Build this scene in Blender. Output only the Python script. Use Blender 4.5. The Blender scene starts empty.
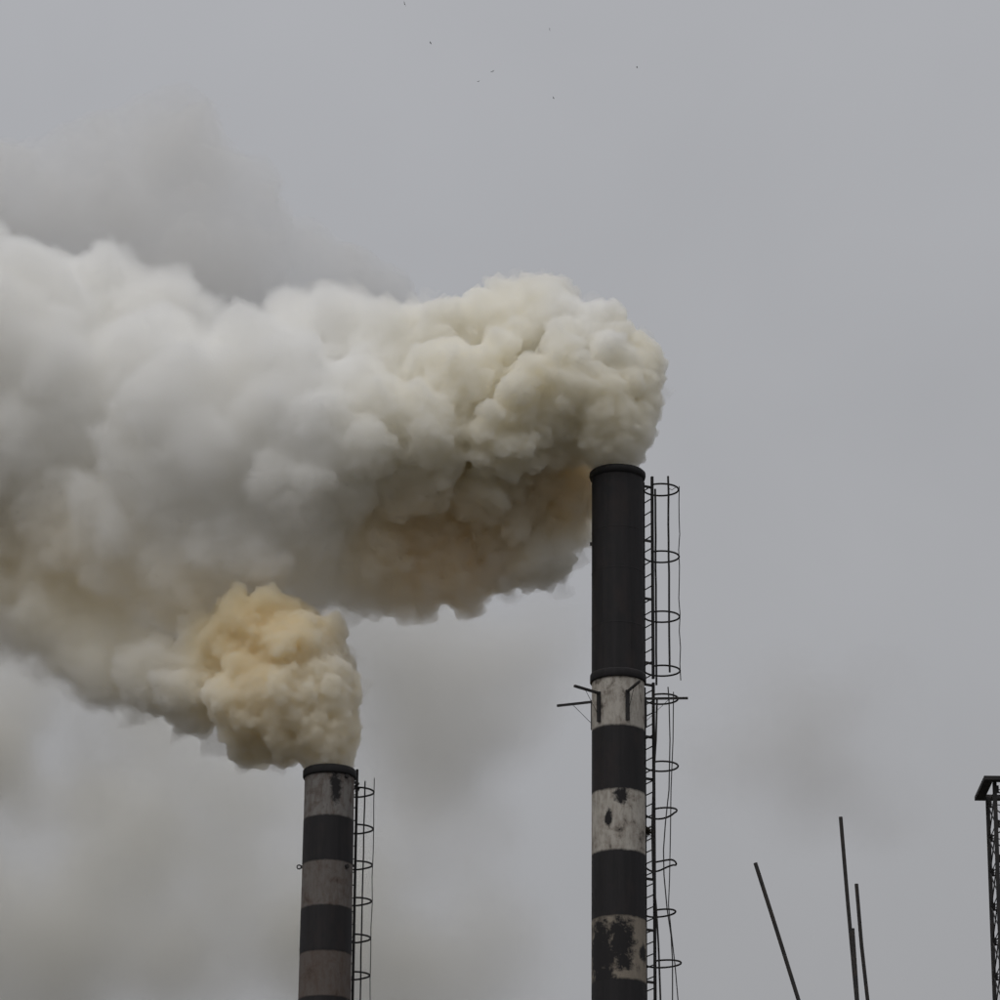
import bpy, bmesh, math, random
import numpy as np
from mathutils import Vector, Matrix, noise as mnoise

random.seed(7)
SC = bpy.context.scene
COL = SC.collection
R = math.radians

# ------------------------------------------------------------------ camera
CAM_LOC = Vector((0, 0, 1.6))
PITCH, ROLL, FPX = 20.0, 0.45, 4000.0          # focal length in pixels of a 1000 px frame
cam_data = bpy.data.cameras.new('camera')
cam_data.sensor_width = 36
cam_data.lens = 36 * FPX / 1000
cam_data.clip_start = 0.5
cam_data.clip_end = 20000
cam = bpy.data.objects.new('camera', cam_data)
COL.objects.link(cam)
CAM_ROT = (Matrix.Rotation(R(90 + PITCH), 3, 'X') @ Matrix.Rotation(R(ROLL), 3, 'Z'))
cam.matrix_world = Matrix.Translation(CAM_LOC) @ CAM_ROT.to_4x4()
SC.camera = cam

def P(u, v, Y):
    """Point seen at photo pixel (u, v) on the upright plane at distance Y."""
    d = CAM_ROT @ Vector(((u - 500) / FPX, -(v - 500) / FPX, -1))
    return CAM_LOC + d * (Y / d.y)

def pxm(p):
    """Pixels per metre at a world point."""
    return FPX / -(CAM_ROT.inverted() @ (Vector(p) - CAM_LOC)).z

# ------------------------------------------------------------------ sky and sun
SUN_AZ, SUN_EL = R(-150), R(54)                  # azimuth from +Y towards +X
world = bpy.data.worlds.new('World')
SC.world = world
world.use_nodes = True
wn, wl = world.node_tree.nodes, world.node_tree.links
wn.clear()
wo = wn.new('ShaderNodeOutputWorld')
bg = wn.new('ShaderNodeBackground')
sky = wn.new('ShaderNodeTexSky')
sky.sky_type = 'NISHITA'
sky.sun_disc = False
sky.sun_elevation = SUN_EL
sky.sun_rotation = SUN_AZ
sky.air_density = 1.0
sky.dust_density = 4.0
tc = wn.new('ShaderNodeTexCoord')
n1 = wn.new('ShaderNodeTexNoise'); n1.inputs['Scale'].default_value = 9; n1.inputs['Detail'].default_value = 5
n1.inputs['Roughness'].default_value = 0.5
n1.inputs['Distortion'].default_value = 0.4
wl.new(tc.outputs['Generated'], n1.inputs['Vector'])
sep = wn.new('ShaderNodeSeparateXYZ'); wl.new(tc.outputs['Generated'], sep.inputs[0])
ramp = wn.new('ShaderNodeValToRGB')              # cloud deck, a little brighter towards the zenith
e = ramp.color_ramp.elements
e[0].position = 0.0; e[0].color = (3.0, 3.0, 3.05, 1)
e[1].position = 1.0; e[1].color = (6.4, 6.45, 6.6, 1)
for pos, c in ((0.22, (3.55, 3.56, 3.66, 1)), (0.46, (4.25, 4.31, 4.52, 1))):
    el = e.new(pos); el.color = c
wl.new(sep.outputs['Z'], ramp.inputs['Fac'])
mr = wn.new('ShaderNodeMapRange')
mr.inputs['From Min'].default_value = 0.25; mr.inputs['From Max'].default_value = 0.75
mr.inputs['To Min'].default_value = 0.955; mr.inputs['To Max'].default_value = 1.045
wl.new(n1.outputs['Fac'], mr.inputs['Value'])
mul = wn.new('ShaderNodeVectorMath'); mul.operation = 'SCALE'
wl.new(ramp.outputs['Color'], mul.inputs[0]); wl.new(mr.outputs['Result'], mul.inputs['Scale'])
mx = wn.new('ShaderNodeMix'); mx.data_type = 'RGBA'; mx.inputs['Factor'].default_value = 0.96
wl.new(sky.outputs['Color'], mx.inputs['A']); wl.new(mul.outputs['Vector'], mx.inputs['B'])
wl.new(mx.outputs['Result'], bg.inputs['Color'])
bg.inputs['Strength'].default_value = 0.1
wl.new(bg.outputs[0], wo.inputs['Surface'])

sun_d = bpy.data.lights.new('sun', 'SUN')
sun_d.energy = 0.82
sun_d.angle = R(35)
sun_d.color = (1.0, 0.98, 0.95)
sun = bpy.data.objects.new('sun', sun_d)
COL.objects.link(sun)
sdir = Vector((math.sin(SUN_AZ) * math.cos(SUN_EL), math.cos(SUN_AZ) * math.cos(SUN_EL), math.sin(SUN_EL)))
sun.rotation_euler = (-sdir).to_track_quat('-Z', 'Y').to_euler()

SC.view_settings.view_transform = 'Standard'
SC.view_settings.look = 'None'
SC.view_settings.exposure = 0
SC.view_settings.gamma = 1
SC.cycles.use_denoising = True
SC.cycles.max_bounces = 44
SC.cycles.volume_bounces = 30
SC.cycles.diffuse_bounces = 3
SC.cycles.volume_max_steps = 256
SC.cycles.use_adaptive_sampling = True
SC.cycles.adaptive_threshold = 0.03
SC.cycles.adaptive_min_samples = 20

# ------------------------------------------------------------------ helpers
def tag(o, label=None, cat=None, group=None, kind=None):
    if label: o['label'] = label
    if cat: o['category'] = cat
    if group: o['group'] = group
    if kind: o['kind'] = kind
    return o

def empty(name, loc, rz=0.0):
    o = bpy.data.objects.new(name, None)
    o.empty_display_size = 0.3
    o.location = loc
    o.rotation_euler = (0, 0, rz)
    COL.objects.link(o)
    return o

class MB:
    """Collects verts and faces of one mesh."""
    def __init__(s):
        s.v, s.f, s.sm = [], [], []
    def add(s, vs, fs, smooth=False):
        n = len(s.v)
        s.v += [tuple(p) for p in vs]
        s.f += [tuple(i + n for i in f) for f in fs]
        s.sm += [smooth] * len(fs)
    def tube(s, pts, r, seg=8, closed=False):
        pts = [Vector(p) for p in pts]
        rs = r if isinstance(r, (list, tuple)) else [r] * len(pts)
        n = len(pts)
        rings, prev = [], None
        for i, p in enumerate(pts):
            if closed: t = pts[(i + 1) % n] - pts[i - 1]
            else: t = pts[min(i + 1, n - 1)] - pts[max(i - 1, 0)]
            t.normalize()
            if prev is None:
                a = Vector((0, 0, 1)) if abs(t.z) < 0.9 else Vector((1, 0, 0))
                prev = t.cross(a).normalized()
            x = (prev - t * prev.dot(t)).normalized()
            prev = x
            y = t.cross(x)
            rings.append([p + (x * math.cos(2 * math.pi * k / seg) + y * math.sin(2 * math.pi * k / seg)) * rs[i] for k in range(seg)])
        vs = [q for ring in rings for q in ring]
        fs = []
        for i in range(n if closed else n - 1):
            j = (i + 1) % n
            for k in range(seg):
                l = (k + 1) % seg
                fs.append((i * seg + k, i * seg + l, j * seg + l, j * seg + k))
        s.add(vs, fs, True)
        if not closed:
            s.add(rings[0], [tuple(reversed(range(seg)))])
            s.add(rings[-1], [tuple(range(seg))])
    def bar(s, a, b, w, h, up=(0, 0, 1)):
        """Rectangular bar from a to b, w across, h along up."""
        a, b = Vector(a), Vector(b)
        t = (b - a).normalized()
        up = Vector(up)
        if abs(t.dot(up)) > 0.98: up = Vector((0, 1, 0))
        x = t.cross(up).normalized() * (w / 2)
        y = x.cross(t).normalized() * (h / 2)
        vs = [p + sx * x + sy * y for p in (a, b) for sx, sy in ((-1, -1), (1, -1), (1, 1), (-1, 1))]
        s.add(vs, [(3, 2, 1, 0), (4, 5, 6, 7), (0, 1, 5, 4), (1, 2, 6, 5), (2, 3, 7, 6), (3, 0, 4, 7)])
    def lathe(s, prof, seg=48, closed=False):
        """Profile of (r, z) turned about Z."""
        vs, fs = [], []
        for r, z in prof:
            vs += [(r * math.cos(2 * math.pi * k / seg), r * math.sin(2 * math.pi * k / seg), z) for k in range(seg)]
        n = len(prof)
        for i in range(n if closed else n - 1):
            j = (i + 1) % n
            for k in range(seg):
                l = (k + 1) % seg
                fs.append((i * seg + k, i * seg + l, j * seg + l, j * seg + k))
        s.add(vs, fs, True)
    def build(s, name, mat, parent=None, loc=None):
        me = bpy.data.meshes.new(name)
        me.from_pydata(s.v, [], s.f)
        me.polygons.foreach_set('use_smooth', s.sm)
        bm = bmesh.new(); bm.from_mesh(me)
        bmesh.ops.recalc_face_normals(bm, faces=bm.faces)
        bm.to_mesh(me); bm.free()
        me.materials.append(mat)
        o = bpy.data.objects.new(name, me)
        if parent: o.parent = parent
        if loc is not None: o.location = loc
        COL.objects.link(o)
        return o

# ------------------------------------------------------------------ materials
def new_mat(name):
    m = bpy.data.materials.new(name)
    m.use_nodes = True
    m.node_tree.nodes.clear()
    return m, m.node_tree.nodes, m.node_tree.links

def simple_mat(name, base, alt, scale, rough=0.8, bump=0.15, metal=0.0):
    m, n, l = new_mat(name)
    out = n.new('ShaderNodeOutputMaterial'); b = n.new('ShaderNodeBsdfPrincipled')
    t = n.new('ShaderNodeTexCoord'); nz = n.new('ShaderNodeTexNoise')
    nz.inputs['Scale'].default_value = scale; nz.inputs['Detail'].default_value = 6
    l.new(t.outputs['Object'], nz.inputs['Vector'])
    cr = n.new('ShaderNodeValToRGB')
    cr.color_ramp.elements[0].position = 0.35; cr.color_ramp.elements[0].color = (*base, 1)
    cr.color_ramp.elements[1].position = 0.7; cr.color_ramp.elements[1].color = (*alt, 1)
    l.new(nz.outputs['Fac'], cr.inputs['Fac']); l.new(cr.outputs['Color'], b.inputs['Base Color'])
    b.inputs['Roughness'].default_value = rough; b.inputs['Metallic'].default_value = metal
    bp = n.new('ShaderNodeBump'); bp.inputs['Strength'].default_value = bump; bp.inputs['Distance'].default_value = 0.01
    l.new(nz.outputs['Fac'], bp.inputs['Height']); l.new(bp.outputs['Normal'], b.inputs['Normal'])
    l.new(b.outputs[0], out.inputs['Surface'])
    return m

M_IRON = simple_mat('dark_iron', (0.012, 0.012, 0.013), (0.03, 0.026, 0.024), 6, 0.75)
def soot_mat(name, base, alt, rust, seed):
    m, n, l = new_mat(name)
    out = n.new('ShaderNodeOutputMaterial'); b = n.new('ShaderNodeBsdfPrincipled'); t = n.new('ShaderNodeTexCoord')
    def noise(scale, vec_scale, det=6):
        mp = n.new('ShaderNodeMapping'); mp.inputs['Scale'].default_value = vec_scale; mp.inputs['Location'].default_value = (seed, seed * 2, seed)
        l.new(t.outputs['Object'], mp.inputs['Vector'])
        q = n.new('ShaderNodeTexNoise'); q.inputs['Scale'].default_value = scale; q.inputs['Detail'].default_value = det; q.inputs['Roughness'].default_value = .62
        l.new(mp.outputs[0], q.inputs['Vector']); return q.outputs['Fac']
    def rng(x, a, c):
        q = n.new('ShaderNodeMapRange'); q.inputs['From Min'].default_value = a; q.inputs['From Max'].default_value = c
        l.new(x, q.inputs['Value']); return q.outputs['Result']
    def mix(f, a, c):
        q = n.new('ShaderNodeMix'); q.data_type = 'RGBA'; l.new(f, q.inputs['Factor'])
        for k, x in (('A', a), ('B', c)):
            if isinstance(x, tuple): q.inputs[k].default_value = (*x, 1)
            else: l.new(x, q.inputs[k])
        return q.outputs['Result']
    runs = noise(8, (1, 1, .06)); blot = noise(1.8, (1, 1, .6)); fine = noise(18, (1, 1, 1), 4)
    c = mix(rng(runs, .38, .68), base, alt)
    c = mix(rng(blot, .52, .72), c, rust)
    l.new(c, b.inputs['Base Color']); b.inputs['Roughness'].default_value = .78
    bp = n.new('ShaderNodeBump'); bp.inputs['Strength'].default_value = .3; bp.inputs['Distance'].default_value = .012
    l.new(fine, bp.inputs['Height']); l.new(bp.outputs['Normal'], b.inputs['Normal'])
    l.new(b.outputs[0], out.inputs['Surface'])
    return m
M_SOOT = soot_mat('sooty_steel', (0.0075, 0.0066, 0.008), (0.0155, 0.013, 0.0148), (0.021, 0.0145, 0.0142), 1.3)
M_SOOT2 = soot_mat('sooty_steel_rim', (0.009, 0.0085, 0.0095), (0.014, 0.0125, 0.0135), (0.016, 0.013, 0.0125), 4.1)
M_REBAR = simple_mat('rebar_steel', (0.02, 0.02, 0.021), (0.045, 0.036, 0.03), 30, 0.8)
M_CONC = simple_mat('concrete', (0.22, 0.21, 0.2), (0.33, 0.32, 0.3), 5, 0.9)
M_GROUND = simple_mat('ground_soil', (0.05, 0.048, 0.042), (0.1, 0.09, 0.075), 0.2, 0.95)
M_BIRD = simple_mat('bird_feathers', (0.02, 0.02, 0.02), (0.05, 0.05, 0.05), 8, 0.8)
M_NEST = simple_mat('dry_twigs', (0.03, 0.026, 0.02), (0.07, 0.055, 0.04), 9, 0.95)

def paint_mat(name, pale, stain, dark, black_lo, black_hi, spots=(), zrange=(0, 1), seed=0.0, edge=0.06):
    """Old paint on steel: vertical streaks, grime, patches where it has come off. Object coordinates, z up."""
    m, n, l = new_mat(name)
    out = n.new('ShaderNodeOutputMaterial'); b = n.new('ShaderNodeBsdfPrincipled')
    t = n.new('ShaderNodeTexCoord')
    mp = n.new('ShaderNodeMapping'); mp.inputs['Location'].default_value = (seed, seed * 1.7, seed * 0.6)
    l.new(t.outputs['Object'], mp.inputs['Vector'])
    st = n.new('ShaderNodeMapping'); st.inputs['Scale'].default_value = (1, 1, 0.28)
    l.new(mp.outputs[0], st.inputs['Vector'])
    def noise(vec, sc, det=6, rough=0.6, dist=0.0):
        q = n.new('ShaderNodeTexNoise'); q.inputs['Scale'].default_value = sc; q.inputs['Detail'].default_value = det
        q.inputs['Roughness'].default_value = rough; q.inputs['Distortion'].default_value = dist
        l.new(vec, q.inputs['Vector']); return q.outputs['Fac']
    def rng(x, a, b2, c=0.0, d=1.0):
        q = n.new('ShaderNodeMapRange'); q.inputs['From Min'].default_value = a; q.inputs['From Max'].default_value = b2
        q.inputs['To Min'].default_value = c; q.inputs['To Max'].default_value = d
        l.new(x, q.inputs['Value']); return q.outputs['Result']
    def math_(op, a, b2):
        q = n.new('ShaderNodeMath'); q.operation = op
        for i, x in enumerate((a, b2)):
            if isinstance(x, (int, float)): q.inputs[i].default_value = x
            else: l.new(x, q.inputs[i])
        return q.outputs[0]
    def mix(f, a, b2):
        q = n.new('ShaderNodeMix'); q.data_type = 'RGBA'
        l.new(f, q.inputs['Factor'])
        for nm, x in (('A', a), ('B', b2)):
            if isinstance(x, tuple): q.inputs[nm].default_value = (*x, 1)
            else: l.new(x, q.inputs[nm])
        return q.outputs['Result']
    streak = noise(st.outputs[0], 9, 5, 0.65)
    blot = noise(mp.outputs[0], 3.0, 7, 0.62, 0.3)
    fine = noise(mp.outputs[0], 22, 4, 0.6)
    c = mix(rng(streak, 0.44, 0.74, 0, 0.8), pale, stain)
    c = mix(rng(blot, 0.50, 0.68, 0, 0.75), c, stain)
    c = mix(rng(fine, 0.6, 0.75, 0, 0.5), c, dark)
    black = rng(math_('ADD', math_('MULTIPLY', blot, 0.75), math_('MULTIPLY', streak, 0.25)), black_lo, black_hi)
    rag = noise(mp.outputs[0], 7, 6, 0.7, 0.4)
    jag = math_('ADD', math_('MULTIPLY', rag, 0.5), math_('MULTIPLY', fine, 0.1))
    for (sx, sy, sz, rad, squash) in spots:
        vm = n.new('ShaderNodeVectorMath'); vm.operation = 'SUBTRACT'; vm.inputs[1].default_value = (sx, sy, sz)
        l.new(t.outputs['Object'], vm.inputs[0])
        sc = n.new('ShaderNodeVectorMath'); sc.operation = 'MULTIPLY'; sc.inputs[1].default_value = (1, 1, squash)
        l.new(vm.outputs[0], sc.inputs[0])
        ln = n.new('ShaderNodeVectorMath'); ln.operation = 'LENGTH'; l.new(sc.outputs[0], ln.inputs[0])
        d = math_('ADD', ln.outputs['Value'], math_('MULTIPLY', math_('SUBTRACT', jag, 0.3), 4.6 * rad))
        black = math_('MAXIMUM', black, rng(d, rad * 1.25, rad * 0.7))
    sp = n.new('ShaderNodeSeparateXYZ'); l.new(t.outputs['Object'], sp.inputs[0])
    dz = math_('MINIMUM', math_('SUBTRACT', sp.outputs['Z'], zrange[0]), math_('SUBTRACT', zrange[1], sp.outputs['Z']))
    dzj = math_('SUBTRACT', dz, math_('MULTIPLY', math_('SUBTRACT', jag, 0.3), edge * 3))
    black = math_('MAXIMUM', black, rng(dzj, edge, 0.0))
    c = mix(black, c, (0.0118, 0.0102, 0.0112))
    l.new(c, b.inputs['Base Color'])
    b.inputs['Roughness'].default_value = 0.85
    bp = n.new('ShaderNodeBump'); bp.inputs['Strength'].default_value = 0.25; bp.inputs['Distance'].default_value = 0.01
    l.new(fine, bp.inputs['Height']); l.new(bp.outputs['Normal'], b.inputs['Normal'])
    l.new(b.outputs[0], out.inputs['Surface'])
    return m

# ------------------------------------------------------------------ ground
g = MB()
S = 6000
g.add([(-S, -S, 0), (S, -S, 0), (S, S, 0), (-S, S, 0)], [(0, 1, 2, 3)])
tag(g.build('ground', M_GROUND), 'dark bare soil of the factory yard', 'ground', kind='structure')

# ------------------------------------------------------------------ chimneys
Y_R, Y_L = 85.5, 86.5

def front_z(u, v, Y, r):
    return P(u, v, Y - r).z

def copy_part(src, parent, loc):
    o = src.copy()
    o.parent = parent
    o.location = loc
    COL.objects.link(o)
    return o

class Ladder:
    """Caged ladder in the chimney's own frame: e_r points away from the shaft, e_t along the rungs."""
    def __init__(s, root, theta, rho, cage=0.4, half=0.2):
        s.root = root
        s.er = Vector((math.cos(theta), math.sin(theta), 0))
        s.et = Vector((math.sin(theta), -math.cos(theta), 0))
        s.rho, s.a, s.half = rho, cage, half
        s.cc = rho + math.sqrt(cage * cage - half * half)
        s.part = empty('ladder', (0, 0, 0)); s.part.parent = root
    def at(s, r, t, z):
        return s.er * r + s.et * t + Vector((0, 0, z))
    def rail(s, z0, z1, w=0.045):
        for t in (s.half, -s.half):
            m = MB(); m.bar(s.at(s.rho, t, z0), s.at(s.rho, t, z1), 0.02 if t < 0 else w, 0.05, up=s.er)
            m.build('rail', M_IRON, s.part)
    def rungs(s, z0, z1, step):
        m = MB(); m.tube([s.at(s.rho, -s.half, 0), s.at(s.rho, s.half, 0)], 0.014, 6)
        src, z = None, z0
        while z > z1:
            if src is None: src = m.build('rung', M_IRON, s.part, (0, 0, z))
            else: copy_part(src, s.part, (0, 0, z + random.uniform(-.008, .008)))
            z -= step
    def hoop(s, z, sr=1.0, st=1.0, tilt=0.0, sag=0.0, kink=0.0):
        phi0 = math.pi - math.asin(s.half / s.a)
        pts = []
        for k in range(29):
            ph = phi0 - 2 * phi0 * k / 28                     # near rail, round the outside, far rail
            r = (s.cc - s.rho) + s.a * math.cos(ph)
            t = s.a * math.sin(ph)
            f = 0.5 + 0.5 * math.cos(ph)
            far = max(0.0, -math.sin(ph)) * f
            pts.append(s.at(s.rho + r * sr, t * (1 + (st - 1) * f), z + tilt * r + sag * far + kink * math.sin(3 * ph) * f))
        m = MB()
        n = len(pts)
        m.tube(pts, 0.021, 6)
        m.build('cage_hoop', M_IRON, s.part)
    def ring(s, phi_deg, z, k=1.0):
        ph = R(phi_deg)
        return s.at(s.cc + s.a * k * math.cos(ph), s.a * k * math.sin(ph), z)
    def cage_bar(s, phi, z0, z1, r, wob=0.012):
        n = 12
        pts = [s.ring(phi, z0 + (z1 - z0) * i / n) + Vector((random.uniform(-wob, wob), random.uniform(-wob, wob), 0)) for i in range(n + 1)]
        m = MB(); m.tube(pts, r, 6); m.build('cage_bar', M_IRON, s.part)
    def bracket(s, z, shaft_r):
        for t in (s.half, -s.half):
            a = s.at(s.rho, t, z)
            inner = s.at(math.sqrt(max(shaft_r ** 2 - t * t, 0.01)) - 0.01, t, z)
            m = MB(); m.bar(inner, a + s.er * 0.01, 0.03, 0.055); m.build('bracket', M_IRON, s.part)

def shaft_section(root, r0, z0, r1, z1, mat, label=None):
    m = MB()
    n = max(2, int((z0 - z1) / 0.5))
    prof = [(r0 + (r1 - r0) * i / n, z0 + (z1 - z0) * i / n) for i in range(n + 1)]
    m.lathe(prof, 72)
    o = m.build('shaft_section', mat, root)
    if label: o['label'] = label
    return o

# ---- the taller chimney
top = P(617.5, 474, Y_R)
KR = pxm(top)
H1 = top.z
root1 = empty('chimney', (top.x, Y_R, 0))
tag(root1, 'taller chimney with long black top above black and dirty white bands', 'chimney')
r_top, r_low = 0.585, 0.605
def rad1(z): return r_top + (r_low - r_top) * min(1, max(0, (H1 - z) / 12.5))
PALE = (0.47, 0.44, 0.395); STAIN = (0.19, 0.158, 0.128); DARK = (0.07, 0.055, 0.045)
zs = [H1] + [front_z(617, v, Y_R, 0.6) for v in (671, 725, 787, 850, 914, 979)]
step = zs[-2] - zs[-1]
while zs[-1] - step > 3.0: zs.append(zs[-1] - step)
zs.append(0.0)
def surf(az_deg, z, r):        # azimuth from the camera side, positive to the right
    a = R(az_deg); return (r * math.sin(a), -r * math.cos(a), z)
for i in range(len(zs) - 1):
    z0, z1 = zs[i], zs[i + 1]
    lab = None
    if i % 2 == 0:
        mat = M_SOOT; lab = 'long sooty black top section' if i == 0 else 'black painted band'
    else:
        zc = (z0 + z1) / 2; h = z0 - z1
        spots = ()
        lo, hi = 0.58, 0.70
        if i == 1: lo, hi = 0.55, 0.72
        if i == 3: spots = (surf(5, zc + .38 * h, .6) + (0.17, 0.9), surf(-24, zc + .02 * h, .6) + (0.09, 0.5))
        if i == 5: spots = (surf(-45, zc - .05 * h, .6) + (0.42, 0.55), surf(2, zc + .10 * h, .6) + (0.30, 0.55), surf(8, zc - .2 * h, .6) + (0.2, 0.8), surf(62, zc - .05 * h, .6) + (0.16, 0.8), surf(-40, zc - .45 * h, .6) + (0.34, 1.0))
        mat = paint_mat('old_white_paint', PALE if i != 5 else (0.27, 0.235, 0.19), STAIN, DARK, lo, hi, spots, (z1, z0), 3.1 * i, 0.055)
        lab = 'weathered white painted band with rust streaks' if i != 5 else 'white painted band with most of its paint gone black'
    rr0, rr1 = rad1(z0), rad1(z1)
    if i > 0: rr0 -= 0.004; rr1 -= 0.004
    shaft_section(root1, rr0, z0, rr1, z1, mat, lab)
m = MB()                       # rolled rim and the bore
prof = [(r_top - 0.03, H1 - 3.0), (r_top - 0.03, H1 + 0.02), (r_top + 0.02, H1 + 0.03), (r_top + 0.055, H1 - 0.005), (r_top + 0.058, H1 - 0.07), (r_top + 0.04, H1 - 0.13), (r_top - 0.004, H1 - 0.16)]
m.lathe(prof, 72); m.build('rim', M_SOOT2, root1)
m = MB()                       # lip where the upper pipe sits over the lower one
zf = zs[1]
m.lathe([(r_top + .0, zf + .10), (r_top + .035, zf + .085), (r_top + .045, zf + .05), (r_top + .045, zf - .09), (r_top + .03, zf - .11), (r_low - .02, zf - .105)], 72)
m.build('collar', M_SOOT, root1)
for v in (525, 566, 621):      # weld seams of the upper pipe
    z = front_z(617, v, Y_R, 0.6); r = rad1(z)
    m = MB(); m.lathe([(r - .003, z + .02), (r + .004, z + .008), (r + .004, z - .008), (r - .003, z - .02)], 72)
    m.build('weld_seam', M_SOOT, root1)
for k, (az, v0, v1) in enumerate(((-22, 470, 524), (14, 526, 565), (-40, 567, 620), (30, 622, 668))):
    za, zb = front_z(617, v0, Y_R, .6), front_z(617, v1, Y_R, .6)
    m = MB(); m.bar(surf(az, za, rad1(za) + .001), surf(az, zb, rad1(zb) + .001), 0.018, 0.008, up=surf(az, 0, 1)); m.build('weld_seam', M_SOOT, root1)
zb_ = front_z(591, 544, Y_R, 0); m = MB(); m.bar((-.57, 0, zb_), (-.63, 0, zb_), .05, .07); m.build('lug', M_IRON, root1)

# support arms round the lower pipe
za = front_z(612, 691, Y_R, 0.6)
for az, ln, w in ((-46, 0.78, 0.06), (18, 0.80, 0.04), (86, 0.96, 0.04), (-112, 0.86, 0.05), (152, 0.8, 0.05)):
    a = R(az); d = Vector((math.sin(a), -math.cos(a), 0))
    m = MB(); m.bar(d * 0.60 + Vector((0, 0, za)), d * (0.6 + ln) + Vector((0, 0, za + .0)), w, 0.048)
    arm = m.build('support_arm', M_IRON, root1)
    m = MB(); m.bar(d * 0.618 + Vector((0, 0, za + .03)), d * 0.618 + Vector((0, 0, za - .66)), 0.085, 0.04, up=d); m.build('arm_plate', M_IRON, arm)
    m = MB(); m.tube([d * (0.6 + ln * .56) + Vector((0, 0, za - .02)), d * 0.62 + Vector((0, 0, za - .52))], 0.006, 5); m.build('stay_wire', M_IRON, arm)

# caged ladder, upper run
lad = Ladder(root1, R(27), 0.79)
def lz(v): return P(652, v, Y_R + .2).z
lad.rail(lz(477), lz(679), 0.06)
lad.rungs(lz(486), lz(679), 0.3)
for v in (489.5, 556.5, 616.5, 670.5): lad.hoop(P(661, v, Y_R + .5).z)
lad.cage_bar(95, P(667, 477, Y_R + .2).z, P(667, 673, Y_R + .2).z, 0.026, 0.006)
lad.cage_bar(-80, P(656, 489, Y_R + .9).z, P(656, 685, Y_R + .9).z, 0.026, 0.006)
lad.cage_bar(27, P(678, 486, Y_R + .5).z, P(678, 680, Y_R + .5).z, 0.012, 0.02)
for v in (488, 542, 600, 664): lad.bracket(lz(v), 0.59)
def traced(pts, Yp, r):
    m = MB()
    base = Vector((top.x, Y_R, 0))
    m.tube([P(u, v, Yp) - base for u, v in pts], r, 6)
    m.build('cage_bar', M_IRON, lad.part)
traced([(676, 487), (672, 490), (668, 488)], Y_R + .35, .007)
# lower run, knocked about
lad.rail(lz(683), 2.2, 0.06)
lad.rungs(lz(690), 2.4, 0.262)
for v, kw in ((699, dict(sr=.92)), (766, dict(sr=.9, tilt=-.02)), (813, dict(sr=.84, tilt=.06, sag=-.10)), (866, dict(sr=.8, tilt=.08, sag=-.08, kink=-.04)),
              (914, dict(sr=.76, tilt=.04)), (964.5, dict(sr=.95, tilt=.05)), (1020, dict(sr=.95)), (1075, dict(sr=1))):
    lad.hoop(P(661, v, Y_R + .5).z, **kw)
traced([(657, 700), (656, 740), (653.5, 780), (652, 830), (653, 875), (656, 905), (658.5, 945), (660.5, 1000), (661, 1080)], Y_R + .12, .024)
traced([(668, 687), (669, 700), (670, 740), (669, 790), (665.5, 822), (663.5, 850), (664, 875), (667, 908), (671, 935), (672.5, 960), (672.5, 1080)], Y_R + .22, .015)
traced([(673.5, 692), (673, 740), (671, 790), (670.5, 830), (669.5, 880), (668.5, 905), (671, 930), (675, 965), (678, 1000), (681, 1080)], Y_R + .55, .013)
for v in (686, 738, 780, 880, 931, 983, 1040): lad.bracket(lz(v), 0.6)

# twigs caught behind the ladder
nest_c = P(647, 831, Y_R + .1)
nest = MB()
rn = random.Random(4)
for i in range(170):
    d = Vector((rn.gauss(0, 1), rn.gauss(0, 1), rn.gauss(0, .8))).normalized()
    a = d * rn.uniform(0, .07) * Vector((1, 1, 1)).length
    a = Vector((a.x * .7, a.y * .7, a.z * .8))
    b = a + Vector((rn.gauss(0, .05), rn.gauss(0, .05), rn.gauss(-.01, .05)))
    nest.tube([a, b], 0.006, 4)
for i in range(26):            # loose ends hanging down and out
    a = Vector((rn.uniform(-.08, .1), rn.uniform(-.08, .08), rn.uniform(-.12, .02)))
    b = a + Vector((rn.gauss(.04, .06), rn.gauss(0, .05), rn.uniform(-.2, .05)))
    nest.tube([a, (a + b) / 2 + Vector((rn.gauss(0, .015), 0, 0)), b], 0.003, 4)
tag(nest.build('twig_nest', M_NEST, None, nest_c), 'small dark clump of twigs wedged between ladder and taller chimney', 'nest')

# ---- the shorter chimney
top2 = P(329.7, 772, Y_L)
H2 = top2.z
root2 = empty('chimney', (top2.x, Y_L, 0))
tag(root2, 'shorter chimney with rusty brown and black bands and a narrow caged ladder', 'chimney')
q0, q1 = 0.557, 0.587
def rad2(z): return q0 + (q1 - q0) * min(1, max(0, (H2 - z) / 5.5))
zs2 = [H2] + [front_z(328, v, Y_L, 0.57) for v in (815, 858.5, 905, 949, 996, 1042)]
step = zs2[-2] - zs2[-1]
while zs2[-1] - step > 3.0: zs2.append(zs2[-1] - step)
zs2.append(0.0)
for i in range(len(zs2) - 1):
    z0, z1 = zs2[i], zs2[i + 1]
    if i % 2:
        mat, lab = M_SOOT, 'black painted band'
    else:
        zc = (z0 + z1) / 2
        mat = paint_mat('rusty_paint', ((0.20, 0.19, 0.18), (0.145, 0.13, 0.12), (0.115, 0.096, 0.086))[min(i // 2, 2)], (0.085, 0.056, 0.042), (0.035, 0.026, 0.022), 0.60, 0.74,
                        (surf(18, zc + .1, .56) + (0.13, .35),) if i == 0 else (), (z1, z0), 11.3 + 2.9 * i, 0.045)
        lab = 'rusty brown painted band with grey streaks'
    shaft_section(root2, rad2(z0) - (.004 if i % 2 == 0 and i else 0), z0, rad2(z1) - (.004 if i % 2 == 0 else 0), z1, mat, lab)
m = MB()
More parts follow.
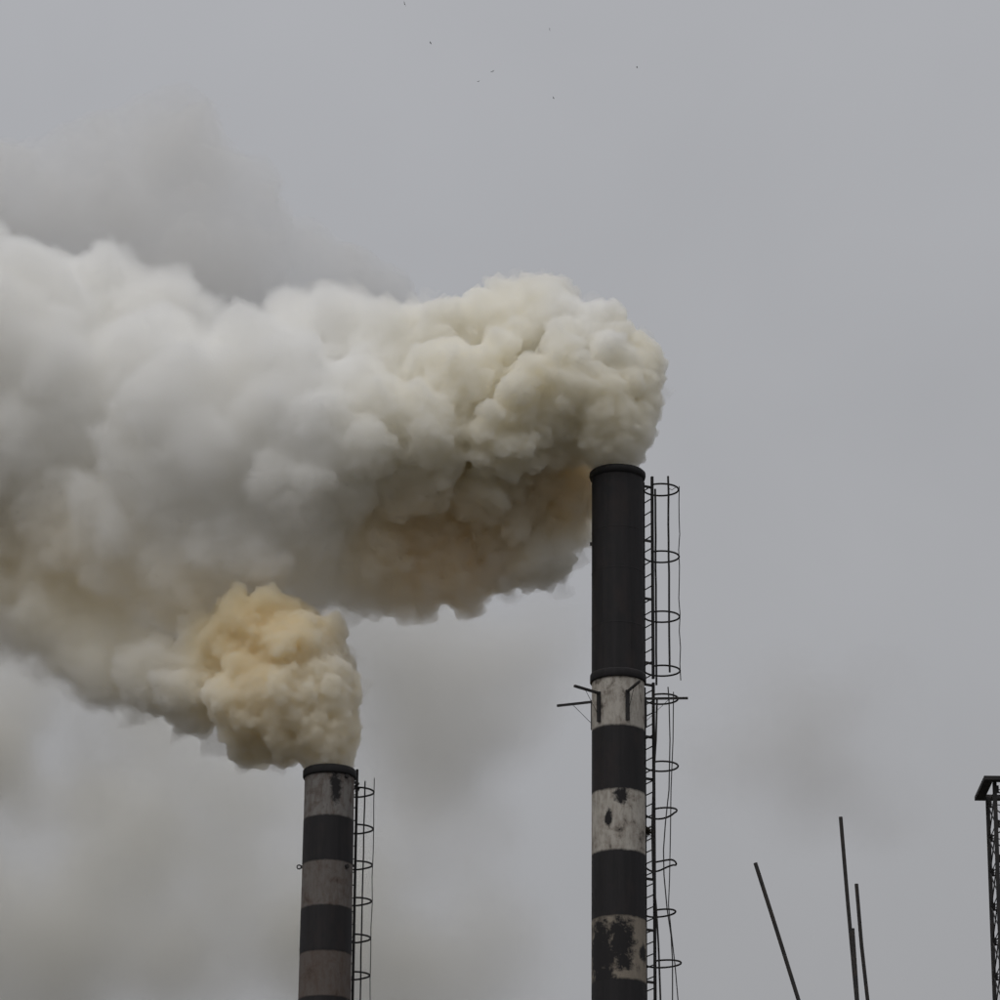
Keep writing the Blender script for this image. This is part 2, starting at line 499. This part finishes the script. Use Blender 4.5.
m.lathe([(q0 - .03, H2 - 3), (q0 - .03, H2 + .03), (q0 + .02, H2 + .035), (q0 + .045, H2), (q0 + .045, H2 - .13), (q0 + .03, H2 - .16), (q0 - .006, H2 - .165)], 72)
m.build('rim', M_SOOT2, root2)
m = MB()                       # lifting eye on the left flank
ze = P(302, 867, Y_L).z
m.bar((-.55, 0, ze), (-.60, 0, ze), .04, .06)
m.tube([(-.635 + .045 * math.cos(k * math.pi / 8), 0, ze + .045 * math.sin(k * math.pi / 8)) for k in range(16)], .016, 6, True)
m.build('lifting_eye', M_IRON, root2)
for u, v in ((346.5, 866), (346.5, 776.5)):
    p = P(u, v, Y_L - .4); x = p.x - top2.x
    yy = -math.sqrt(max(.01, .57 ** 2 - x * x)); d = Vector((x, yy, 0)).normalized()
    m = MB(); m.tube([d * .54 + Vector((0, 0, p.z)), d * .61 + Vector((0, 0, p.z))], .05, 10); m.build('bolt_boss', M_IRON, root2)
lad2 = Ladder(root2, R(54), 0.745, 0.36)
def lz2(v): return P(354, v, Y_L + .45).z
lad2.rail(lz2(769), 2.2, 0.04)
lad2.rungs(lz2(781), 2.4, 0.30)
for k, v in enumerate((790, 827, 863.5, 900, 936.5, 974, 1011, 1048)):
    lad2.hoop(P(362, v, Y_L + .7).z, sr=1 - .012 * k, tilt=random.uniform(-.05, .02), sag=-.03)
lad2.cage_bar(52, P(371, 776, Y_L + .7).z, P(366, 1080, Y_L + .7).z, .011, .012)
lad2.cage_bar(118, P(365, 781, Y_L + .5).z, P(360, 1080, Y_L + .5).z, .019, .010)
for v in (783, 866, 942, 1020): lad2.bracket(lz2(v), 0.57)
m = MB()                       # clamps bunched at the ladder's head
for k in range(7):
    c = lad2.at(.745 + random.uniform(-.06, .05), .2 + random.uniform(-.05, .05), lz2(786) + random.uniform(-.1, .14))
    m.bar(c, c + Vector((random.uniform(-.1, .1), random.uniform(-.1, .1), random.uniform(-.09, .09))), .045, .045)
m.build('clamp', M_IRON, lad2.part)

# ------------------------------------------------------------------ lattice mast at the right edge
Y_M = 66.0
nl = P(994.6, 786, Y_M)                     # head of the near left leg
KM = pxm(nl)
mast = empty('lattice_mast', (nl.x, Y_M, 0))
tag(mast, 'dark steel lattice mast with an open square frame on its top', 'mast')
side, rot = 0.93, R(0.6)
ax = Vector((math.cos(rot), math.sin(rot), 0))
ay = Vector((-math.sin(rot), math.cos(rot), 0))
HM = nl.z + 0.06
corners = [Vector((0, 0, 0)), ax * side, ax * side + ay * side, ay * side]
for c in corners:
    m = MB(); m.bar(c, c + Vector((0, 0, HM)), .066, .066, up=ay); m.build('leg', M_IRON, mast)
o_ = 0.12
cap = [c + (ax * sx + ay * sy) * o_ for c, (sx, sy) in zip(corners, ((-1, -1), (1, -1), (1, 1), (-1, 1)))]
zc = HM + .03
for i in range(4):
    a, b = cap[i], cap[(i + 1) % 4]
    t = (b - a).normalized()
    nrm = Vector((-t.y, t.x, 0))
    e0 = -.08 if i % 2 == 0 else .082
    m = MB()
    m.bar(a + t * e0 + Vector((0, 0, zc)), b - t * e0 + Vector((0, 0, zc)), .16, .07)
    m.build('top_frame_beam', M_IRON, mast)
pan = 0.61
npan = int(HM / pan)
low = MB()
for k in range(npan):
    zt = HM - .12 - k * pan; zb = zt - pan
    if zb < 0.1: break
    vis = k < 12
    for i in range(4):
        a, b = corners[i], corners[(i + 1) % 4]
        for p0, p1, rr in ((a + Vector((0, 0, zt)), b + Vector((0, 0, zt)), .009), (a + Vector((0, 0, zt)), b + Vector((0, 0, zb)), .012), (b + Vector((0, 0, zt)), a + Vector((0, 0, zb)), .012)):
            mb = MB() if vis else low
            mid = (p0 + p1) / 2 + Vector((0, 0, -.03))
            mb.tube([p0, mid, p1], rr, 5)
            if vis: mb.build('brace', M_IRON, mast)
        mb = MB() if vis else low
        t = (b - a).normalized()
        for c, s_ in ((a, 1), (b, -1)):
            mb.bar(c + t * s_ * .02 + Vector((0, 0, zt - .07)), c + t * s_ * .02 + Vector((0, 0, zt + .07)), .012, .10, up=t)
        if vis: mb.build('gusset', M_IRON, mast)
lo_ = low.build('lower_bracing', M_IRON, mast); lo_['kind'] = 'stuff'

# ------------------------------------------------------------------ starter bars on an unfinished column
Y_C = 20.0
ct = P(876, 1250, Y_C)
m = MB()
h = .2
prof = [(-h, -h), (h, -h), (h, h), (-h, h)]
b_ = .02
oct_ = []
for i, (x, y) in enumerate(prof):
    sx, sy = (1 if x > 0 else -1), (1 if y > 0 else -1)
    pa, pb = (x - sx * b_, y), (x, y - sy * b_)
    oct_ += [pa, pb] if i in (1, 3) else [pb, pa]
n = len(oct_)
m.add([(x, y, z) for z in (0, ct.z) for x, y in oct_], [tuple(reversed(range(n))), tuple(range(n, 2 * n))] + [(i, (i + 1) % n, n + (i + 1) % n, n + i) for i in range(n)])
tag(m.build('concrete_column', M_CONC, None, (ct.x, Y_C, 0)), 'unfinished concrete column carrying the steel rods', 'column')
rods = [([(755.3, 863), (776, 928), (798.5, 1000), (876, 1262)], -.10, .0105, 'thin dark rod slanting strongly away from the other upright rods'),
        ([(840.6, 817), (848, 905), (856.6, 1000), (868, 1262)], .10, .0102, 'longest of the thin dark upright rods'),
        ([(852.8, 928.5), (857.6, 1000), (872, 1262)], .0, .0090, 'shortest thin dark rod standing between two longer rods'),
        ([(856.4, 884), (861.5, 945), (867.6, 1000), (893, 1262)], .05, .0100, 'middle-length thin dark upright rod close beside the shortest one')]
for pts, dy, r, lab in rods:
    base = P(*pts[-1], Y_C + dy)
    m = MB(); m.tube([P(u, v, Y_C + dy) - base for u, v in pts], r, 10)
    o = m.build('steel_rod', M_REBAR, None, base)
    tag(o, lab, 'rod', 'steel rods sticking up')

# ------------------------------------------------------------------ birds far off
def bird(u, v, Y, span, bank, head, lab):
    m = MB()
    m.tube([(0, -.45, 0), (0, -.3, .02), (0, 0, .03), (0, .3, .02), (0, .48, 0)], [.02, .09, .13, .09, .02], 7)
    for s in (-1, 1):
        m.add([(s * .05, .18, .03), (s * .55, .22, .22), (s * 1.0, -.05, .12), (s * .5, -.14, .18), (s * .05, -.2, .03)], [(0, 1, 2, 3, 4)])
        m.add([(s * .05, .18, .0), (s * .55, .22, .19), (s * 1.0, -.05, .1), (s * .5, -.14, .15), (s * .05, -.2, .0)], [(4, 3, 2, 1, 0)])
    m.add([(-.09, -.62, 0), (.09, -.62, 0), (.03, -.4, .02), (-.03, -.4, .02)], [(0, 1, 2, 3)])
    o = m.build('bird', M_BIRD, None, P(u, v, Y))
    o.scale = (span * .4,) * 3
    o.rotation_euler = (R(10), R(bank), R(head))
    tag(o, lab, 'bird', 'birds high in the grey sky')
for k, (u, v, sp, bank, head) in enumerate(((404.5, 4, .42, 70, 20), (430.5, 43, .34, 20, 70), (549.5, 29.5, .34, 80, 0), (637, 67.5, .36, 5, 80), (492.5, 71.5, .50, -35, 30), (478.5, 81.5, .40, -30, 40), (553.5, 98, .34, 30, 60))):
    bird(u, v, 210 + 9 * k, sp, bank, head, 'tiny dark bird flying high in the grey sky')

# ------------------------------------------------------------------ smoke
ICO = bmesh.new()
bmesh.ops.create_icosphere(ICO, subdivisions=2, radius=1)
ICO.verts.index_update()
ICO_V = np.array([v.co[:] for v in ICO.verts]); ICO_F = np.array([[v.index for v in f.verts] for f in ICO.faces])
ICO.free()

def mesh_np(name, V, F):
    k = F.shape[1]
    me = bpy.data.meshes.new(name)
    me.vertices.add(len(V)); me.vertices.foreach_set('co', V.astype(np.float32).ravel())
    me.loops.add(F.size); me.loops.foreach_set('vertex_index', F.astype(np.int32).ravel())
    me.polygons.add(len(F)); me.polygons.foreach_set('loop_start', np.arange(0, F.size, k, dtype=np.int32))
    me.update(calc_edges=True)
    return me

def get_np(me, what):
    a = np.empty(len(me.vertices) * 3, np.float32); me.vertices.foreach_get(what, a)
    return a.reshape(-1, 3).astype(float)

def remesh(me, voxel, smooth=0):
    """Voxel remesh, then keep the big outer shells only (no cavities, no specks)."""
    o = bpy.data.objects.new('tmp', me); COL.objects.link(o)
    md = o.modifiers.new('remesh', 'REMESH'); md.mode = 'VOXEL'; md.voxel_size = voxel
    if smooth:
        sm = o.modifiers.new('smooth', 'SMOOTH'); sm.factor = 0.5; sm.iterations = smooth
    dg = bpy.context.evaluated_depsgraph_get()
    me2 = bpy.data.meshes.new_from_object(o.evaluated_get(dg))
    bpy.data.objects.remove(o); bpy.data.meshes.remove(me)
    V = get_np(me2, 'co')
    ne = len(me2.edges); E = np.empty(ne * 2, np.int32); me2.edges.foreach_get('vertices', E); E = E.reshape(-1, 2)
    F = np.empty(len(me2.loops), np.int32); me2.loops.foreach_get('vertex_index', F); F = F.reshape(-1, 4)
    lab = np.arange(len(V))
    while True:
        m = np.minimum(lab[E[:, 0]], lab[E[:, 1]])
        new = lab.copy()
        np.minimum.at(new, E[:, 0], m); np.minimum.at(new, E[:, 1], m)
        new = new[new]
        if (new == lab).all(): break
        lab = new
    fl = lab[F[:, 0]]
    c = V[F].mean(1)
    nrm = np.cross(V[F[:, 2]] - V[F[:, 0]], V[F[:, 3]] - V[F[:, 1]]) / 2
    vol = np.bincount(fl, (c * nrm).sum(1) / 3, minlength=len(V))
    keep = vol > 0.25 * voxel
    F = F[keep[fl]]
    used = np.zeros(len(V), bool); used[F.ravel()] = True
    idx = np.cumsum(used) - 1
    bpy.data.meshes.remove(me2)
    return mesh_np('smoke', V[used], idx[F])

def displace(me, rough, warp, seed, fine_at, freq=1.0):
    co, nm = get_np(me, 'co'), get_np(me, 'normal')
    nv = len(co)
    d = np.empty(nv); w = np.zeros((nv, 3))
    nz, nvv = mnoise.noise, mnoise.noise_vector
    fall = np.ones(nv) if fine_at is None else np.clip(np.linalg.norm(co - np.array(fine_at), axis=1) / 4.5, 0.06, 1)
    q = co * freq
    for i in range(nv):
        x, y, z = q[i]
        f = fall[i]
        d[i] = ((abs(nz((x * 1.4, y * 1.4, z * 1.4))) * 2.2 - .5) * f + abs(nz((x * 3.3, y * 3.3, z * 3.3 + 9))) * 2.3 * (.35 + .65 * f)
                + abs(nz((x * 7.5, y * 7.5, z * 7.5 + 3))) * 1.9 + abs(nz((x * 15, y * 15, z * 15 + 5))) * 1.0 - .55)
        if warp:
            a = nvv((x * .55, y * .55, z * .55 + seed)); b = nvv((x * 1.5, y * 1.5, z * 1.5 + seed))
            w[i] = (a[0] + b[0] * .38, a[1] + b[1] * .38, a[2] + b[2] * .38)
    co += nm * ((d - 0.35) * rough)[:, None] + w * (warp * fall)[:, None]
    me.vertices.foreach_set('co', co.astype(np.float32).ravel())
    me.update()
    return me

def smoke_hull(name, lumps, Y, voxel, seed, mat, n1=16, n2=8, n3=0, rough=0.09, warp=0.3, smooth=0, fine_at=None, core=None, freq=1.0, extra=()):
    """lumps: (u, v, radius in px, depth offset in m). Grown into a cauliflower hull of real size."""
    rnd = np.random.default_rng(seed)
    pts, rad = [], []
    for (u, v, r, dy) in lumps:
        c = P(u, v, Y + dy)
        pts.append(np.array(c)); rad.append(r / pxm(c))
    pts0, rad0 = np.array(pts), np.array(rad)
    allp, allr = [pts0], [rad0 * 0.9]
    def kids(pp, rr, n, lo, hi, push):
        k = len(pp)
        d = rnd.normal(size=(k, n, 3)); d /= np.linalg.norm(d, axis=2, keepdims=True)
        rc = rr[:, None] * rnd.uniform(lo, hi, (k, n))
        cc = pp[:, None, :] + d * (rr[:, None] * push - rc * 0.35)[..., None]
        return cc.reshape(-1, 3), rc.reshape(-1)
    def outside(p, r, k):
        keep = np.ones(len(p), bool)
        for c, q in zip(pts0, rad0):
            keep &= np.linalg.norm(p - c, axis=1) > (q * 0.9 - r * k)
        return p[keep], r[keep]
    p1, r1 = kids(pts0, rad0, n1, 0.22, 0.52, 0.88)
    allp.append(p1); allr.append(r1)
    if n2:
        p2, r2 = outside(*kids(p1, r1, n2, 0.25, 0.55, 0.92), 0.4)
        if len(extra):
            ex = [(P(u, v, Y + dy), r) for u, v, r, dy in extra]
            p2 = np.concatenate([p2, np.array([c[:] for c, r in ex])]); r2 = np.concatenate([r2, np.array([r / pxm(c) for c, r in ex])])
        allp.append(p2); allr.append(r2)
        if n3:
            p3, r3 = outside(*kids(p2, r2, n3, 0.3, 0.55, 0.95), 0.2)
            k = r3 > voxel * 0.8
            allp.append(p3[k]); allr.append(r3[k])
    ap, ar = np.concatenate(allp), np.concatenate(allr)
    V = (ap[:, None, :] + ar[:, None, None] * ICO_V[None]).reshape(-1, 3)
    F = (np.arange(len(ap))[:, None, None] * len(ICO_V) + ICO_F[None]).reshape(-1, 3)
    me = remesh(mesh_np(name, V, F), voxel * 1.1, smooth)
    me = remesh(displace(me, rough, warp, seed, fine_at, freq), voxel, smooth)
    def finish(me, nm_, mt, parent=None):
        me.name = nm_
        me.polygons.foreach_set('use_smooth', np.ones(len(me.polygons), bool))
        me.materials.append(mt)
        o = bpy.data.objects.new(nm_, me)
        if parent: o.parent = parent
        COL.objects.link(o)
        print(nm_, 'puffs', len(ap), 'faces', len(me.polygons))
        return o
    inner = None
    if core:
        inner = me.copy()
        co, nm = get_np(inner, 'co'), get_np(inner, 'normal')
        co -= nm * core[0]
        inner.vertices.foreach_set('co', co.astype(np.float32).ravel()); inner.update()
        inner = remesh(inner, voxel * 1.6)
    o = finish(me, name, mat)
    if core: finish(inner, 'dense_core', core[1], o)
    return o

def smoke_mat(name, dens, pale, tint=None, at=None, reach=(0.5, 6), far_dens=None, stain=None, stains=(), nscale=0.3, nlo=0.3, nhi=0.7, step=1.2, fade=0.65, lumps=None, Y=None, soft_in=.15):
    """Scattering smoke, denser and yellower near the point `at` where it leaves the stack; `stains` are (point, radius) of browner smoke."""
    m, n, l = new_mat(name)
    out = n.new('ShaderNodeOutputMaterial'); pv = n.new('ShaderNodeVolumePrincipled')
    pv.inputs['Density'].default_value = dens
    pv.inputs['Absorption Color'].default_value = (0, 0, 0, 1)
    pv.inputs['Color'].default_value = (*pale, 1)
    l.new(pv.outputs[0], out.inputs['Volume'])
    t = n.new('ShaderNodeTexCoord')
    def rng(x, a, b, c, d, smooth=True):
        q = n.new('ShaderNodeMapRange')
        if smooth: q.interpolation_type = 'SMOOTHSTEP'
        for k, val in (('From Min', a), ('From Max', b), ('To Min', c), ('To Max', d)): q.inputs[k].default_value = val
        l.new(x, q.inputs['Value']); return q.outputs['Result']
    nz = n.new('ShaderNodeTexNoise'); nz.inputs['Scale'].default_value = nscale; nz.inputs['Detail'].default_value = 1 if at is not None else 3
    l.new(t.outputs['Object'], nz.inputs['Vector'])
    m.cycles.volume_step_rate = step
    if at is None:                 # thin smoke: patchy density
        if nscale == 0: return m
        f = rng(nz.outputs['Fac'], nlo, nhi, 0.0, dens)
        if lumps:                  # fades out towards the rim of every puff
            soft = None
            for (u, v, r, dy) in lumps:
                c = P(u, v, Y + dy); q = r / pxm(c)
                ds = n.new('ShaderNodeVectorMath'); ds.operation = 'DISTANCE'; ds.inputs[1].default_value = tuple(c)
                l.new(t.outputs['Object'], ds.inputs[0])
                x = rng(ds.outputs['Value'], q * 1.05, q * soft_in, 0, 1)
                if soft is None: soft = x
                else:
                    ad = n.new('ShaderNodeMath'); ad.operation = 'ADD'; l.new(soft, ad.inputs[0]); l.new(x, ad.inputs[1]); soft = ad.outputs[0]
            mu = n.new('ShaderNodeMath'); mu.operation = 'MULTIPLY'; l.new(f, mu.inputs[0]); l.new(soft, mu.inputs[1]); f = mu.outputs[0]
        l.new(f, pv.inputs['Density'])
        return m
    def dist(p):
        ds = n.new('ShaderNodeVectorMath'); ds.operation = 'DISTANCE'; ds.inputs[1].default_value = tuple(p)
        l.new(t.outputs['Object'], ds.inputs[0]); return ds.outputs['Value']
    def mixc(f, a, b):
        mx = n.new('ShaderNodeMix'); mx.data_type = 'RGBA'
        l.new(f, mx.inputs['Factor'])
        for k, x in (('A', a), ('B', b)):
            if isinstance(x, tuple): mx.inputs[k].default_value = (*x, 1)
            else: l.new(x, mx.inputs[k])
        return mx.outputs['Result']
    d0 = dist(at)
    l.new(rng(d0, reach[0], reach[1], dens, far_dens), pv.inputs['Density'])
    far = rng(d0, reach[0], reach[1], 0, 1)
    mu = n.new('ShaderNodeMath'); mu.operation = 'MULTIPLY_ADD'; mu.use_clamp = True
    l.new(far, mu.inputs[0]); mu.inputs[1].default_value = -fade; l.new(rng(nz.outputs['Fac'], nlo, nhi, 0, 1), mu.inputs[2])
    c = mixc(mu.outputs[0], pale, tint)
    for p, rad in stains:
        c = mixc(rng(dist(p), rad * .35, rad, 1, 0), c, stain)
    l.new(c, pv.inputs['Color'])
    return m

def wisps(name, spots, Y, n, seed, mat, parent):
    """Thin torn shreds hanging round the rim of a plume: (u, v, spread px, depth)."""
    rnd = np.random.default_rng(seed)
    V, F, k = [], [], 0
    for i in range(n):
        u, v, sp, dy = spots[rnd.integers(len(spots))]
        d = rnd.normal(size=3) * .55
        c = P(u + d[0] * sp, v + d[1] * sp, Y + dy + d[2] * sp / 44)
        r = np.exp(rnd.normal(-1.95, .45)) * sp / 22
        ax = rnd.uniform(.6, 1.8, 3)
        V.append(np.array(c) + ICO_V * r * ax); F.append(ICO_F + k); k += len(ICO_V)
    me = remesh(mesh_np(name, np.concatenate(V), np.concatenate(F)), .06)
    co = get_np(me, 'co')
    for i in range(len(co)):
        x, y, z = co[i]
        a = mnoise.noise_vector((x * 2.2, y * 2.2, z * 2.2)); b = mnoise.noise_vector((x * 6, y * 6, z * 6 + 4))
        co[i] += (a[0] * .22 + b[0] * .08, a[1] * .22 + b[1] * .08, a[2] * .22 + b[2] * .08)
    me.vertices.foreach_set('co', co.astype(np.float32).ravel()); me.update()
    me = remesh(me, .05)
    me.name = name; me.polygons.foreach_set('use_smooth', np.ones(len(me.polygons), bool)); me.materials.append(mat)
    o = bpy.data.objects.new(name, me); o.parent = parent; COL.objects.link(o)
    return o

def cauliflower(path, n, seed):
    """Small puffs crowding the surface of the young plume along (u, v, r) stations."""
    rnd = random.Random(seed); out = []
    for k in range(n):
        f = rnd.random() * (len(path) - 1); i = min(int(f), len(path) - 2); f -= i
        u, v, r = (path[i][j] + (path[i + 1][j] - path[i][j]) * f for j in range(3))
        d = Vector((rnd.gauss(0, 1), rnd.gauss(0, 1), rnd.gauss(0, 1))).normalized()
        pr = rnd.uniform(.10, .22) * r + 2.2
        out.append((u + d.x * (r - .62 * pr), v + d.y * (r - .62 * pr) * .85, pr, d.z * (r - .62 * pr) / 44))
    return out

mouth1 = P(617, 455, Y_R); mouth2 = P(328, 755, Y_L)
C1 = dict(pale=(0.9955, 0.9945, 0.9905), tint=(0.9975, 0.982, 0.928), at=mouth1, reach=(1.2, 10), fade=1.1, nlo=.12, nhi=.58,
          stain=(0.997, 0.955, 0.862), stains=((P(440, 550, Y_R + 2.0), 2.9), (P(565, 490, Y_R + 1), 1.6), (P(60, 590, Y_R + 3), 3.2), (P(170, 610, Y_R + 2), 2.0)))
M_SM1 = smoke_mat('smoke_white', 6.0, far_dens=0.75, **C1)
M_SM1C = smoke_mat('smoke_white_core', 1.2, (0.9955, 0.992, 0.981), nscale=0)
def drift(L, k=0.0065, u0=560):   # the wind carries the smoke away from the camera a little
    return [(u, v, r, dy + max(0, (u0 - u)) * k) for u, v, r, dy in L]
L1 = drift([(617, 470, 19, 0), (616, 452, 27, 0), (612, 430, 38, 0), (590, 428, 34, 0), (634, 412, 27, .1), (600, 395, 52, -.1), (628, 375, 34, .3), (592, 352, 46, .4), (560, 335, 46, .6),
      (545, 302, 26, 1.2), (508, 302, 22, 1.2), (520, 345, 52, .5), (480, 342, 48, .8), (440, 352, 50, .6), (545, 405, 58, -.4), (512, 438, 38, -.8), (460, 405, 62, -.5),
      (400, 372, 70, .5), (350, 345, 54, 1), (300, 342, 54, 1.2), (240, 365, 56, 1.2), (160, 342, 66, 1), (80, 318, 68, 1), (0, 300, 72, 1.2), (-60, 300, 80, 1),
      (420, 440, 66, -.6), (350, 435, 84, -.8), (300, 490, 66, -1.2), (280, 430, 98, -.3), (200, 435, 118, -.5), (100, 430, 128, 0), (0, 425, 148, 0), (-80, 440, 150, 0),
      (580, 488, 30, 1.3), (552, 480, 44, 1.6), (556, 522, 34, 2.0), (540, 552, 36, 2.0), (520, 540, 38, 2.0), (500, 525, 56, 1.9), (445, 550, 52, 1.7), (400, 520, 60, 1.2), (390, 560, 46, 1.2), (348, 562, 42, 1.0), (556, 566, 15, 1.9), (530, 580, 15, 2.0), (505, 572, 18, 2.1), (472, 592, 18, 1.9), (428, 600, 16, 1.8), (404, 592, 18, 1.6), (362, 596, 17, 1.4), (300, 535, 66, .2), (480, 475, 62, 1.0),
      (230, 545, 56, -1.0), (175, 560, 50, -1.2), (110, 530, 62, -1.4), (60, 520, 74, -.4), (0, 550, 70, .0), (-70, 560, 80, .0),
      (40, 585, 56, .2), (120, 590, 50, .2), (190, 595, 42, 0), (250, 585, 34, 0), (165, 625, 36, 1.0), (225, 612, 34, 1.4), (285, 598, 36, 1.2), (318, 590, 28, .8)])
X1 = cauliflower([(617, 456, 25), (612, 440, 37), (605, 415, 53), (595, 392, 64)], 360, 2) + cauliflower([(600, 385, 62), (560, 370, 76), (520, 395, 80)], 90, 8)
smoke1 = smoke_hull('smoke_plume', L1, Y_R, 0.041, 3, M_SM1, n1=18, n2=8, n3=3, fine_at=P(617, 466, Y_R), core=(0.10, M_SM1C), extra=X1)
M_WISP = smoke_mat('smoke_wisp', 0.8, (0.985, 0.975, 0.955), nscale=0)
wisps('wisps', [(u, v, r, dy + max(0, 560 - u) * .0065) for u, v, r, dy in ((566, 545, 18, 1.8), (552, 572, 16, 1.8), (535, 565, 18, 1.6), (505, 568, 20, 1.6), (465, 584, 20, 1.4), (425, 588, 20, 1.3), (380, 588, 20, 1.2), (345, 590, 20, 1.0),
       (576, 515, 14, 1.6), (640, 350, 16, .3), (655, 395, 13, .2), (600, 326, 18, .5), (545, 296, 20, 1.1), (508, 298, 18, 1.1), (430, 318, 20, .6), (350, 308, 20, 1), (290, 306, 20, 1.1), (160, 294, 24, 1), (60, 276, 24, 1))], Y_R, 900, 21, M_WISP, smoke1)
tag(smoke1, 'thick white smoke plume billowing from the taller black chimney', 'smoke')
C2 = dict(pale=(0.988, 0.981, 0.964), tint=(0.997, 0.964, 0.868), at=mouth2, reach=(2.0, 6.5), fade=.6, stain=(0.997, 0.948, 0.80), stains=((P(255, 625, Y_L), 2.2),))
M_SM2 = smoke_mat('smoke_yellow', 6.5, far_dens=0.7, **C2)
M_SM2C = smoke_mat('smoke_yellow_core', 1.2, (0.99, 0.972, 0.91), nscale=0)
L2 = drift([(329, 768, 18, 0), (327, 750, 25, 0), (320, 732, 36, 0), (314, 708, 43, 0), (324, 688, 40, 0), (302, 662, 50, 0), (272, 642, 50, .1), (240, 645, 44, .2), (265, 692, 46, -.4), (240, 705, 38, -.3), (285, 725, 34, -.1),
      (215, 665, 50, .6), (250, 738, 30, .8), (278, 748, 22, .4), (195, 690, 46, .8), (150, 668, 52, 1), (100, 645, 54, 1), (50, 618, 54, 1), (0, 600, 52, 1), (-60, 580, 70, 1)], .004, 300)
X2 = cauliflower([(329, 760, 24), (324, 740, 35), (315, 712, 48), (302, 682, 58), (280, 655, 62)], 330, 3)
smoke2 = smoke_hull('smoke_plume', L2, Y_L, 0.04, 5, M_SM2, n1=18, n2=8, n3=3, rough=.075, fine_at=P(329, 766, Y_L), core=(0.10, M_SM2C), extra=X2)
wisps('wisps', [(u, v, r, dy) for u, v, r, dy in ((360, 690, 9, 0), (346, 655, 11, 0), (326, 628, 14, 0), (270, 602, 18, .2), (248, 756, 13, .9), (215, 728, 18, 1), (190, 716, 19, 1.2), (150, 700, 21, 1.3), (100, 680, 23, 1.5), (50, 652, 23, 1.6), (0, 638, 23, 1.8), (275, 760, 10, .5))], Y_L, 560, 22, M_WISP, smoke2)
tag(smoke2, 'yellowish smoke plume rising from the shorter rusty striped chimney', 'smoke')

# older smoke, thinned out and drifting behind the stacks
LA = [(60, 215, 84, 0), (-40, 225, 96, 0), (110, 175, 60, 0), (170, 160, 60, 0), (130, 250, 90, 1), (228, 195, 48, 0), (245, 255, 60, 1), (200, 290, 80, 0), (300, 270, 44, 2), (340, 285, 40, 2), (385, 300, 34, 2)]
M_THIN = smoke_mat('thin_grey_smoke', 0.62, (0.968, 0.964, 0.955), nscale=.3, nlo=.1, nhi=.8, step=.6)
o = smoke_hull('drifting_smoke', LA, 125, 0.2, 11, M_THIN, n1=18, n2=8, rough=.3, warp=.5, smooth=1, freq=.5)
tag(o, 'thin grey smoke bank drifting above the white plume', 'smoke', kind='stuff')
for LB, dens, alb, lab, sd in (
    ([(40, 690, 80, 0), (110, 720, 70, 1), (170, 735, 50, 0), (20, 780, 80, 0), (90, 790, 50, 1), (-50, 740, 100, 0), (-40, 860, 90, 0)], 1.0, (0.925, 0.916, 0.888), 'dark brownish smoke bank hanging below the shorter chimney\'s plume', 12),
    ([(100, 930, 110, 0), (200, 940, 110, 0), (20, 960, 120, 0), (-50, 900, 90, 0), (290, 930, 70, 1), (250, 860, 70, 1), (180, 800, 80, 0), (250, 790, 60, 0), (360, 960, 110, 1), (120, 850, 80, 0), (340, 860, 100, 0), (460, 960, 100, 0)], 0.5, (0.925, 0.918, 0.89), 'faint brownish smoke veil behind the shorter chimney\'s shaft', 13),
    ([(430, 640, 80, 0), (470, 710, 90, 0), (420, 770, 80, 1), (510, 680, 70, 0), (380, 700, 80, 1), (450, 840, 80, 0), (330, 640, 90, 0), (540, 640, 60, 0)], 0.45, (0.92, 0.914, 0.895), 'faint grey smoke veil hanging between the two chimneys', 14),
    ([(840, 740, 70, 0), (800, 790, 70, 0), (880, 700, 60, 0), (780, 710, 70, 1), (730, 760, 60, 0), (880, 800, 60, 0)], 0.22, (0.89, 0.885, 0.875), 'faint dark smoke smudge floating above the thin rods', 15)):
    mt = smoke_mat('thin_smoke_veil', dens, alb, nscale=.17, nlo=.30, nhi=.66, step=.8, lumps=[(u, v, r * 1.15, dy) for u, v, r, dy in LB], Y=130)
    o = smoke_hull('drifting_smoke', [(u, v, r * 1.32, dy) for u, v, r, dy in LB], 130, 0.5, sd, mt, n1=10, n2=0, rough=.2, warp=.4, smooth=3, freq=.4)
    tag(o, lab, 'smoke', kind='stuff')
